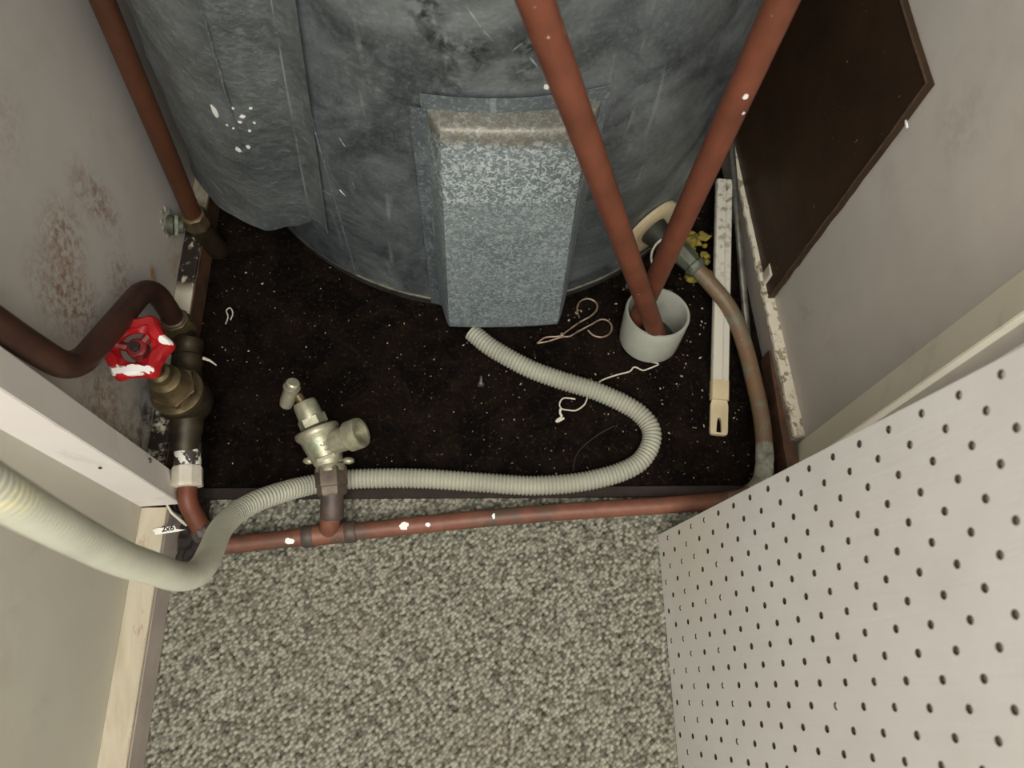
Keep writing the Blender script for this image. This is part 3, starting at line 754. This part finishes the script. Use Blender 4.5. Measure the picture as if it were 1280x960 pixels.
# the wheel: five scallops, open middle, spokes
WC = Vector((VX - .004, VY + .004, .243)); ax = Vector((.05, -.12, 1)).normalized()
bm = B(); NW = 100
def wheel_pt(a, r, h):
    u = Vector((1, 0, 0)); u = (u - ax * u.dot(ax)).normalized(); v = ax.cross(u); return WC + (u * math.cos(a) + v * math.sin(a)) * r + ax * h
def rout(a): return .0368 + .0034 * math.cos(6 * (a - .10)) + .0008 * math.cos(12 * (a - .10))
prof_w = [(-.0135, .004), (-.0125, .0055), (-.012, .0075), (-.003, .0080), (0, .005), (.0012, -.006), (.0262, -.007), (.0195, -.005), (.0178, -.003), (.0182, .001)]
rw = [[bm.verts.new(wheel_pt(2 * math.pi * k / NW, (rout(2 * math.pi * k / NW) + dr) if i_ < 6 else dr, h)) for k in range(NW)] for i_, (dr, h) in enumerate(prof_w)]
for a, b in zip(rw, rw[1:] + rw[:1]):
    for k in range(NW): bm.faces.new((a[k], a[(k + 1) % NW], b[(k + 1) % NW], b[k]))
hw = link('handwheel', bm, M['red'], GV, origin=WC)
bm = B(); lathe(bm, WC - ax * .012, WC, [(0, .009), (.001, .0125), (.011, .0115), (.013, .009)], 24); link('hub', bm, M['hub_dark'], hw)
bm = B(); lathe(bm, WC - ax * .002, WC + ax, hexprof(.009, .006, .001), 6); link('hub_nut', bm, M['steel_dark'], hw)
for k in range(3):
    a = .9 + k * 2.094; bm = B(); tube(bm, [wheel_pt(a, .008, -.006), wheel_pt(a, .020, -.003)], .0058, 8); link('spoke', bm, M['hub_dark'], hw)

# bent pipe from the valve up and out over the left edge
b0 = Vector((-.413, .476, .090))
q = [b0, Vector((-.413, .488, .196)), at(92, 466, x=-.405), at(30, 428, x=-.405), at(-60, 348, x=-.405)]
q[-1] = q[3] + (q[3] - q[2]).normalized() * .5 + Vector((0, .02, 0))
q[1] = at(188, 352, x=-.413)
BP = thing('bent_copper_pipe', 'dark brown copper pipe bent in a zigzag over the valve, leaving at left', 'pipe', b0)
link('pipe', tube(B(), rounded(q, [0, .05, .06, .03, 0], 10), .0140, 24), M['copper_dark'], BP)
bm = B(); dq = (q[1] - b0).normalized()
lathe(bm, b0 - dq * .010, b0 + dq, [(0, .018), (.003, .0215), (.020, .0215), (.024, .019), (.030, .019), (.032, .0155)], 8); link('compression_nut', bm, M['brass'], BP)
bm = B(); lathe(bm, b0 + dq * .018, b0 + dq * .1, [(0, .0155), (.006, .0165), (.008, .0148)], 24); link('olive_ring', bm, M['fitting'], BP)
bm = B(); tube(bm, rounded([b0 - dq * .006, b0 - Vector((0, 0, .012)), Vector((-.402, .452, .088)), Vector((-.40, .435, .088))], .02, 5), .0175, 16); link('elbow', bm, M['brass_dark'], BP)

# union in front of the valve: flaked connector, white nut, short pipe bending down to the floor
U = thing('pipe_union', 'pipe joint with white painted nut and flaking connector, below the valve', 'pipe fitting', (-.380, .27, 0))
ua, ub = Vector((-.3845, .318, .072)), Vector((-.3775, .240, .064)); du = (ub - ua).normalized()
bm = B(); lathe(bm, ua - du * .012, ub, [(0, .0165), (.016, .0165), (.018, .015)], 20); link('nipple', bm, M['brass_dark'], U)
bm = B(); lathe(bm, ua + du * .004, ub, [(0, .015), (.002, .0172), (.030, .0168), (.032, .015)], 24); link('connector', bm, M['flaked'], U)
bm = B(); lathe(bm, ua + du * .036, ub, [(0, .018), (.003, .0198), (.020, .0198), (.023, .0205), (.027, .0200), (.028, .015)], 8, .2); link('white_nut', bm, M['white_nut'], U)
s0 = ua + du * .06
bm = B(); tube(bm, rounded([s0, s0 + du * .022, Vector((-.366, .210, .040)), Vector((-.356, .196, .020)), Vector((-.345, .187, .017))], .02, 6), .0125, 20); link('short_pipe', bm, M['copper'], U)
# grimy lump where it meets the floor pipe
bm = B(); r = bmesh.ops.create_icosphere(bm, subdivisions=3, radius=.012)
for v in bm.verts: v.co *= 1 + .35 * noise.noise(v.co * 160)
bm.transform(Matrix.Translation((-.362, .204, .036)) @ Matrix.Diagonal((1.1, 1.2, 1.1, 1))); link('solder_lump', bm, M['solder'], U)

# paper label on the baseboard, hand-written
LB = thing('paper_label', 'small white paper strip with black handwriting on the baseboard edge', 'label', (-.405, .208, .03))
PZ = .0535
bm = B(); V = [bm.verts.new(at(160 + x / 8, 620 + y / 8, z=PZ)) for x, y in ((240, 345), (290, 320), (340, 318), (400, 308), (465, 295), (482, 330), (570, 338), (500, 355), (400, 370), (270, 390), (265, 360))]
f = bm.faces.new(V); r = bmesh.ops.extrude_face_region(bm, geom=[f])
for v in r['geom']:
    if isinstance(v, bmesh.types.BMVert): v.co.z -= .0004
link('paper', bm, M['tag_paper'], LB, smooth=False)
def word(txt, size, mat, parent, mtx, depth=.0003, name='handwriting'):
    cu = bpy.data.curves.new(name, 'FONT'); cu.body = txt; cu.size = size; cu.extrude = depth; cu.resolution_u = 3; cu.offset = size * .02
    t = bpy.data.objects.new(name, cu); COL.objects.link(t)
    dg = bpy.context.evaluated_depsgraph_get(); me = bpy.data.meshes.new_from_object(t.evaluated_get(dg))
    bpy.data.objects.remove(t); bm = B(); bm.from_mesh(me); bpy.data.meshes.remove(me); bm.transform(mtx)
    return link(name, bm, mat, parent, smooth=False)
lx = (at(221, 661.5, z=PZ) - at(203, 664.5, z=PZ)).normalized(); ly = Vector((-lx.y, lx.x, 0)); lo_ = at(202, 665.0, z=PZ + .0003)
mt = Matrix(((lx.x, ly.x, 0, lo_.x), (lx.y, ly.y, 0, lo_.y), (0, 0, 1, lo_.z), (0, 0, 0, 1)))
word('2x6', .0105, M['ink'], LB, mt)

# ================================================================== DRAIN TAP
TZ = .064
A = at(414, 606, z=.058)
DT = thing('drain_tap', 'pale brass drain tap standing off the copper floor pipe', 'tap', (T0.x, T0.y, 0))
t1 = T0 + Vector((0, .004, .004)); t2 = at(415, 640, z=.050); t3 = at(415, 612, z=.060); t4 = at(413, 585, z=.066)
bm = B(); tube(bm, rounded([t1, T0.lerp(t2, .5) + Vector((0, 0, .006)), t2], .02, 4), .0132, 20); link('branch', bm, M['copper_floor'], DT)
dd = (t3 - t2).normalized()
bm = B(); lathe(bm, t2 - dd * .010, t3, [(0, .0135), (.003, .0155), (.016, .0160), (.026, .0150), (.034, .0165), (.038, .016)], 20); link('solder_sleeve', bm, M['solder'], DT)
dd = (t4 - t3).normalized()
bm = B(); lathe(bm, t3 - dd * .008, t4, [(0, .0175), (.003, .020), (.012, .020), (.013, .0215), (.036, .0215), (.040, .0190)], 6, .5); link('hex_union', bm, M['fitting'], DT)
bm = B(); lathe(bm, t4 - dd * .006, t4 + dd, [(0, .0175), (.002, .0195), (.009, .0195), (.011, .018)], 24); link('neck_ring', bm, M['tap'], DT)
B0, B1, B2, B3 = at(411, 577, z=.068), at(396, 538, z=.080), at(383, 509, z=.090), at(369, 490, z=.098)
db = (B1 - B0).normalized(); Lb = (B1 - B0).length
bm = B(); lathe(bm, B0 - db * .006, B1, [(0, .017), (.006, .0195), (.018, .0225), (.036, .0255), (Lb - .004, .0262), (Lb, .0295), (Lb + .004, .0305), (Lb + .008, .0295), (Lb + .010, .025)], 32); bd = link('body', bm, M['tap'], DT)
for s in (-1, 1):
    c = B0 + db * .002 + Vector((.026 * s, 0, -.002)); bm = B(); r = bmesh.ops.create_icosphere(bm, subdivisions=2, radius=.0065); bm.transform(Matrix.Translation(c) @ Matrix.Diagonal((1.3, .8, .7, 1))); link('lug', bm, M['tap'], bd)
# raised cast marks, illegible, on the body's upper side
up_ = (Vector((0, 0, 1)) - db * db.z).normalized(); sd = db.cross(up_)
bm = B()
for k in range(5):
    cpos = B0 + db * (.016 + .0072 * k) + sd * (-.005 + .0028 * k) * -1
    rad = .0235 + .0035 * k / 5
    ring = [cpos + up_ * (rad * .985) + (db * math.cos(a) * .0024 + sd * math.sin(a) * .0026) for a in np.linspace(.4 * k, .4 * k + 4.6, 9)]
    tube(bm, ring, .0008, 6)
link('cast_marks', bm, M['tap'], bd)
bm = B(); c0 = B0 + db * .006 + up_ * .0195
tube(bm, [c0 - sd * .012, c0 + sd * .012], .0035, 4); link('cast_bar', bm, M['tap'], bd)
dc = (B2 - B1).normalized(); Lc = (B2 - B1).length
bm = B(); lathe(bm, B1 + dc * .006, B2, hexprof(.014, .0195), 6, .4); link('bonnet_nut', bm, M['tap'], DT)
bm = B(); lathe(bm, B1 + dc * .014, B2, [(0, .0165), (.004, .0172), (Lc - .010, .0158), (Lc - .006, .0145), (Lc - .005, .010)], 28); link('bonnet', bm, M['tap'], DT)
bm = B(); lathe(bm, B2 - dc * .006, B3, [(0, .0068), (.026, .0068)], 14); link('spindle', bm, M['brass'], DT)
k0, k1 = at(357, 508, z=.086), at(366, 480, z=.122)
dk = (k1 - k0).normalized(); Lk = (k1 - k0).length
bm = B(); lathe(bm, k0, k1, [(0, .004), (.003, .0085), (.012, .0100), (.022, .0095), (Lk - .010, .0095), (Lk - .008, .0112), (Lk - .005, .0112), (Lk - .004, .0092), (Lk + .002, .0092), (Lk + .004, .0075)], 22); link('key', bm, M['tap'], DT)
e0, e1 = at(408, 556, z=.078), at(447, 542, z=.100); de = (e1 - e0).normalized(); Le = (e1 - e0).length
pr = [(0, .018), (.010, .0165), (Le - .016, .0165), (Le - .014, .0185)]
s = Le - .013
while s < Le + .004:
    pr += [(s, .0205), (s + .0012, .0190)]; s += .0026
pr += [(Le + .006, .0195), (Le + .006, .0150), (Le - .004, .0145)]
bm = B(); lathe(bm, e0, e1, pr, 28); link('spout', bm, M['tap'], DT)

# ================================================================== DRAIN HOSE
HP = [at(590, 415, z=.0148), at(598, 422, z=.0148), at(618, 437, z=.0155), at(660, 460, z=.015), at(700, 475, z=.015), at(750, 491, z=.015), at(798, 516, z=.015), at(815, 545, z=.015),
      at(796, 580, z=.015), at(740, 600, z=.015), at(670, 607, z=.015), at(600, 603, z=.015), at(520, 598, z=.015), at(440, 599, z=.015), at(385, 607, z=.022)]
def atd(px, py, d): return Vector((0, 0, CAM_H)) + RW @ (Vector((px - 640, py - 480, F_PX)) / F_PX * d)
HP += [atd(*t) for t in ((335, 621, .99), (300, 638, .95), (277, 660, .90), (264, 688, .845), (254, 708, .80), (240, 719, .765), (220, 720, .725), (192, 711, .67), (150, 697, .60), (100, 672, .53), (50, 645, .475), (0, 616, .43), (-60, 580, .395), (-140, 535, .36))] + [Vector((-.30, .13, .90)), Vector((-.33, .14, 1.25))]
cen = resample(catmull(HP, 12), .0009)
PITCH = .0054; pts_, rr_ = [], []
for i, p in enumerate(cen):
    ph = (i * .0009 / PITCH) % 1.0
    rr_.append(.0142 - .0019 * (0.5 - .5 * math.cos(2 * math.pi * ph)) ** 1.6)
HO = thing('drain_hose', 'pale grey corrugated hose snaking from under the cylinder hatch out to the left', 'hose', (0, .4, 0))
bm = B(); tube(bm, cen, rr_, 26, False); link('corrugated_tube', bm, M['hose'], HO)

# ================================================================== THINGS ON THE CUPBOARD FLOOR
# curtain rail with cream end cap
r0, r1 = Vector((.3605, .395, .006)), at(904, 228, z=.055); dr_ = (r1 - r0).normalized(); sx = Vector((0, 0, 1)).cross(dr_).normalized() * -1
RL = thing('plastic_rail', 'grimy white plastic rail with cream slotted end, lying along the right wall', 'rail', r0)
def sweep(bm, a, b, sec):
    d = (b - a).normalized(); s = d.cross(Vector((0, 0, 1))).normalized(); u = s.cross(d)
    A_ = [bm.verts.new(a + s * x + u * z) for x, z in sec]; B_ = [bm.verts.new(b + s * x + u * z) for x, z in sec]
    n = len(sec); bm.faces.new(A_); bm.faces.new(B_[::-1])
    for i in range(n): bm.faces.new((A_[i], A_[(i + 1) % n], B_[(i + 1) % n], B_[i]))
sec = [(-.0128, 0), (-.0128, .008), (-.0115, .0100), (.0015, .0104), (.0030, .0088), (.0042, .0104), (.0115, .0100), (.0128, .008), (.0128, 0)]
bm = B(); sweep(bm, r0 + dr_ * .024, r1, sec); link('rail', bm, M['dirty_white'], RL)
bm = B(); sweep(bm, r0 + dr_ * .004, r0 + dr_ * .034, [(-.0134, -.0005), (-.0134, .0085), (-.0118, .0108), (.0118, .0108), (.0134, .0085), (.0134, -.0005)]); link('cap_sleeve', bm, M['cream_plastic'], RL)
# flat tongue with a tear-shaped slot
bm = B(); outer, inner = [], []
s_ = dr_.cross(Vector((0, 0, 1))).normalized()
def op(x, y, z): return r0 + s_ * x + dr_ * y + Vector((0, 0, z))
OUT = []
for (cx_, cy_, a0) in ((.0095, -.046, 0), (-.0095, -.046, -90), (-.0132, .010, 180), (.0132, .010, 90)):
    for k in range(5):
        a = math.radians(a0 - k * 22.5); OUT.append((cx_ + (.0035 * math.cos(a) if abs(cx_) < .012 else 0), cy_ + (.0035 * math.sin(a) if abs(cx_) < .012 else .0001 * k)))
N_ = 32
def radial(poly, c, n):
    res = []
    for k in range(n):
        a = 2 * math.pi * k / n; dx, dy = math.cos(a), math.sin(a); best = None
        for i in range(len(poly)):
            (x1, y1), (x2, y2) = poly[i], poly[(i + 1) % len(poly)]
            det = dx * (y1 - y2) - dy * (x1 - x2)
            if abs(det) < 1e-12: continue
            t = ((x1 - c[0]) * (y1 - y2) - (y1 - c[1]) * (x1 - x2)) / det; u = (dx * (y1 - c[1]) - dy * (x1 - c[0])) / det
            if t > 0 and -1e-6 <= u <= 1 + 1e-6 and (best is None or t > best): best = t
        res.append((c[0] + dx * (best or .01), c[1] + dy * (best or .01)))
    return res
cN = (0, -.036)
Opts = radial(OUT, cN, N_); slot = [(.0040, -.046), (-.0040, -.046), (-.0034, -.030), (-.0018, -.024), (0, -.0225), (.0018, -.024), (.0034, -.030)]
Ipts = radial(slot, cN, N_)
for z0 in (0,):
    a = [bm.verts.new(op(x, y, 0)) for x, y in Opts]; b = [bm.verts.new(op(x, y, .006)) for x, y in Opts]
    c_ = [bm.verts.new(op(x, y, .006)) for x, y in Ipts]; e_ = [bm.verts.new(op(x, y, 0)) for x, y in Ipts]
    for u, v in ((a, b), (b, c_), (c_, e_), (e_, a)):
        for k in range(N_): bm.faces.new((u[k], u[(k + 1) % N_], v[(k + 1) % N_], v[k]))
link('slotted_end', bm, M['cream_plastic'], RL)

ra, rb = Vector((.395, .40, .040)), Vector((.4365, .93, .034))
ra = Vector((.4185, .497, .0065)); rb = Vector((.4105, .86, .086))
o = link('steel_rod', tube(B(), [ra.lerp(rb, k / 6) for k in range(7)], .0055, 14), M['chrome'], origin=ra)
tag(o, 'thin shiny steel rod lying between plastic rail and right wall', 'rod')

# wire scissors-like clip (pixel outline on the floor, from the photo crop)
def cp(pts, z): return [at(640 + x / 4.8, 340 + y / 4.8, z=z) for x, y in pts]
WT = thing('wire_clip', 'rusty wire clip shaped like small scissors on the dark floor', 'clip', at(700, 410, z=0))
link('wire_arm', tube(B(), resample(catmull(cp([(405, 275), (390, 225), (408, 178), (455, 160), (503, 182), (510, 222), (475, 262), (400, 305), (320, 362), (285, 385), (200, 393), (150, 428)], .006), 8), .0015), .0013, 8), M['wire'], WT)
link('wire_arm', tube(B(), resample(catmull(cp([(455, 350), (492, 382), (545, 390), (588, 366), (598, 322), (570, 290), (530, 286), (480, 312), (400, 355), (345, 386), (300, 390), (215, 416), (150, 428)], .0035), 8), .0015), .0013, 8), M['wire'], WT)
c = cp([(300, 378)], .005)[0]
link('pivot', lathe(B(), c - Vector((0, 0, .004)), c + Vector((0, 0, 1)), [(0, .0032), (.007, .0032), (.008, .002)], 12), M['wire'], WT)
# white twine
tw = link('twine', tube(B(), resample(catmull(cp([(838, 540), (880, 552), (850, 568), (820, 580), (785, 590), (745, 572), (725, 575), (705, 597), (620, 620), (540, 650), (490, 690), (460, 735), (445, 775), (430, 800), (385, 830), (335, 828), (298, 820), (285, 792), (310, 757), (380, 762)], .0022), 8), .002), .0011, 6), M['string'], origin=at(720, 480, z=0))
tag(tw, 'white twine lying under the hose, running to the pale socket', 'string')
o = link('twine_end', tube(B(), resample(catmull(cp([(292, 820), (288, 845), (298, 868), (275, 885), (265, 898), (285, 892), (312, 876)], .003), 6), .0015), .0018, 6), M['string'], origin=at(697, 520, z=0))
tag(o, 'frayed knot of white twine left of the hose', 'string')
o = link('black_cable', tube(B(), resample(catmull([at(716, 590, z=.002), at(722, 566, z=.002), at(745, 545, z=.002), at(768, 532, z=.002)], 8), .003), .0009, 6), M['thin_black'], origin=at(735, 560, z=0))
tag(o, 'very thin black cable curling beside the hose loop', 'cable')
o = link('bent_wire', tube(B(), resample(catmull([at(282, 405, z=.002), at(285, 396, z=.002), at(283, 388, z=.003), at(288, 385, z=.003), at(291, 392, z=.002), at(288, 400, z=.002)], 8), .002), .0009, 6), M['string'], origin=at(285, 395, z=0))
tag(o, 'tiny pale loop of wire on the floor near the left skirting', 'wire')
# screw
sb = thing('screw', 'small silver screw lying on the dark floor below the hatch', 'screw', at(600, 480, z=0))
q0, q1 = at(601, 481, z=.005), at(601.5, 470, z=.004); dq = (q1 - q0).normalized()
link('screw_head', lathe(B(), q0 - dq * .003, q1, [(0, .002), (.001, .0052), (.005, .0052), (.006, .003)], 14), M['chrome'], sb)
link('shank', lathe(B(), q0 + dq * .003, q1, [(0, .0027), (.010, .0024), (.012, .001)], 10), M['chrome'], sb)
# blue-grey scrap by the socket
bm = B(); p = at(793, 351, z=.006); prism(bm, [(p.x - .016, p.y - .012), (p.x + .014, p.y - .014), (p.x + .014, p.y + .014), (p.x - .004, p.y + .012)], .001, .009, .001)
tag(link('plastic_scrap', bm, M['blue_grey'], origin=(p.x, p.y, 0)), 'blue-grey scrap of plastic behind the pale socket', 'scrap')
# mustard insulation crumbs
bm = B(); rg = random.Random(5)
for k in range(46):
    px, py = rg.uniform(860, 884), rg.uniform(288, 350); c = at(px, py, z=rg.uniform(.004, .032))
    r = bmesh.ops.create_icosphere(bm, subdivisions=2, radius=rg.uniform(.004, .0095))
    for v in r['verts']: v.co = c + Matrix.Diagonal((1, .8, .7)) @ (v.co * (1 + .7 * noise.noise(v.co * 150 + Vector((k, 0, 0)))))
for v in bm.verts: v.co.z = max(v.co.z, .0005)
tag(link('insulation_crumbs', bm, M['insul'], origin=at(878, 318, z=0), smooth=False), 'crumbled mustard yellow foam heap beside the grimy rail', 'insulation', kind='stuff')
# grit
bm = B(); rg = random.Random(11)
def grit(n, x0, x1, y0, y1, s0, s1):
    for k in range(n):
        x, y = rg.uniform(x0, x1), rg.uniform(y0, y1)
        if (x - CX) ** 2 + (y - CY) ** 2 < (CR + .012) ** 2: continue
        if (x - CC.x) ** 2 + (y - CC.y) ** 2 < .055 ** 2: continue
        s = rg.uniform(s0, s1)
        r = bmesh.ops.create_icosphere(bm, subdivisions=1, radius=s)
        bmesh.ops.transform(bm, matrix=Matrix.Translation((x, y, s * .5)) @ Matrix.Rotation(rg.random() * 6, 4, (rg.random(), rg.random(), 1)) @ Matrix.Diagonal((rg.uniform(.6, 1.7), .8, .5, 1)), verts=r['verts'])
grit(110, -.40, .34, .275, .62, .0006, .0017); grit(45, .12, .36, .40, .60, .0008, .0028); grit(60, .30, .40, .30, .7, .0006, .002)
tag(link('floor_grit', bm, M['crumb'], smooth=False), 'pale grit and crumbs scattered over the dark cupboard floor', 'grit', kind='stuff')

# ================================================================== PEGBOARD
PG = Vector((.2530, 0, 0)); pu = Vector((.157, 0, 1)).normalized(); pn = Vector((1, 0, -.157)).normalized()
y_top, y_bot, ulen, th_ = .2005, -.32, .74, .0034
HU, HV, HR, SEG = .0192, .0187, .0034, 10
def pp(u, y, s): return PG + pu * u + Vector((0, y, 0)) + pn * s
bm = B(); cache = {}
def vert(u, y, s):
    k = (round(u, 6), round(y, 6), s)
    if k not in cache: cache[k] = bm.verts.new(pp(u, y, s * th_))
    return cache[k]
u_e = [0.0048] + [0.0048 + HU * k for k in range(1, int(ulen / HU))]
v_e = [y_top - .0005 - HV * .0 - HV * k for k in range(int((y_top - y_bot) / HV))]
v_e = [y_top] + [y_top - .0017 - HV * k for k in range(1, int((y_top - y_bot) / HV))]
u_e = [0.0] + u_e[1:]
plugs = []
rg = random.Random(4)
for i in range(len(u_e) - 1):
    for j in range(len(v_e) - 1):
        ua_, ub_, va_, vb_ = u_e[i], u_e[i + 1], v_e[j], v_e[j + 1]
        cu_, cv_ = .0144 + HU * i, .1715 + HV - HV * j
        hole = (i + j) % 2 == 1
        for s in (0, 1):
            cs = [(ua_, va_), (ub_, va_), (ub_, vb_), (ua_, vb_)]
            if not hole:
                bm.faces.new([vert(*c, s) for c in cs]); continue
        if hole:
            for s in (0, 1):
                cv4 = [vert(*c, s) for c in cs]
                ring = []
                for k in range(12):
                    a = math.radians(-135 + k * 30)          # starts towards corner 0 side (ua, vb)... ordered around
                    ring.append(vert(cu_ + HR * math.cos(a), cv_ + HR * math.sin(a), s))
                # corners in angular order: (ua,vb) -135, (ub,vb) -45, (ub,va) 45, (ua,va) 135
                cor = [cv4[3], cv4[2], cv4[1], cv4[0]]
                for q_ in range(4):
                    r4 = [ring[(q_ * 3 + m) % 12] for m in range(4)]
                    bm.faces.new([cor[q_], cor[(q_ + 1) % 4]] + r4[::-1])
            for k in range(12):
                a1, a2 = math.radians(-135 + k * 30), math.radians(-135 + (k + 1) * 30)
                bm.faces.new([vert(cu_ + HR * math.cos(a1), cv_ + HR * math.sin(a1), 0), vert(cu_ + HR * math.cos(a2), cv_ + HR * math.sin(a2), 0),
                              vert(cu_ + HR * math.cos(a2), cv_ + HR * math.sin(a2), 1), vert(cu_ + HR * math.cos(a1), cv_ + HR * math.sin(a1), 1)])
            clog = (.55 if 0 < i < 5 else .16 if i < 9 else .02)
            if rg.random() < clog:
                plugs.append(pp(cu_, cv_, .0014))
# rim faces
def rim(keys):
    for a, b in zip(keys, keys[1:]):
        bm.faces.new((vert(*a, 0), vert(*b, 0), vert(*b, 1), vert(*a, 1)))
rim([(u, v_e[0]) for u in u_e]); rim([(u, v_e[-1]) for u in u_e]); rim([(u_e[0], v) for v in v_e]); rim([(u_e[-1], v) for v in v_e])
PB = link('pegboard', bm, M['peg'], origin=PG, smooth=False)
PB.data.materials.append(M['raw_board'])
tag(PB, 'white painted pegboard sheet leaning against the right side on the carpet', 'pegboard')
for f in PB.data.polygons:                                # raw brown hardboard at the back and inside the holes
    if f.normal.x > .5 or (abs(f.normal.dot(pn)) < .5 and f.area < 2e-5): f.material_index = 1
me0 = None
for c in plugs:
    if me0 is None:
        bm = B(); bmesh.ops.create_icosphere(bm, subdivisions=1, radius=.0034); bm.transform(Matrix.Translation(c) @ Matrix.Diagonal((.4, 1, 1, 1)))
        o = link('paint_plug', bm, M['paintblob'], PB, origin=c); me0 = o.data
    else:
        o = bpy.data.objects.new('paint_plug', me0); COL.objects.link(o); o.parent = PB; o.location = c - PG
for o in COL.objects:
    if '_o' in o: del o['_o']
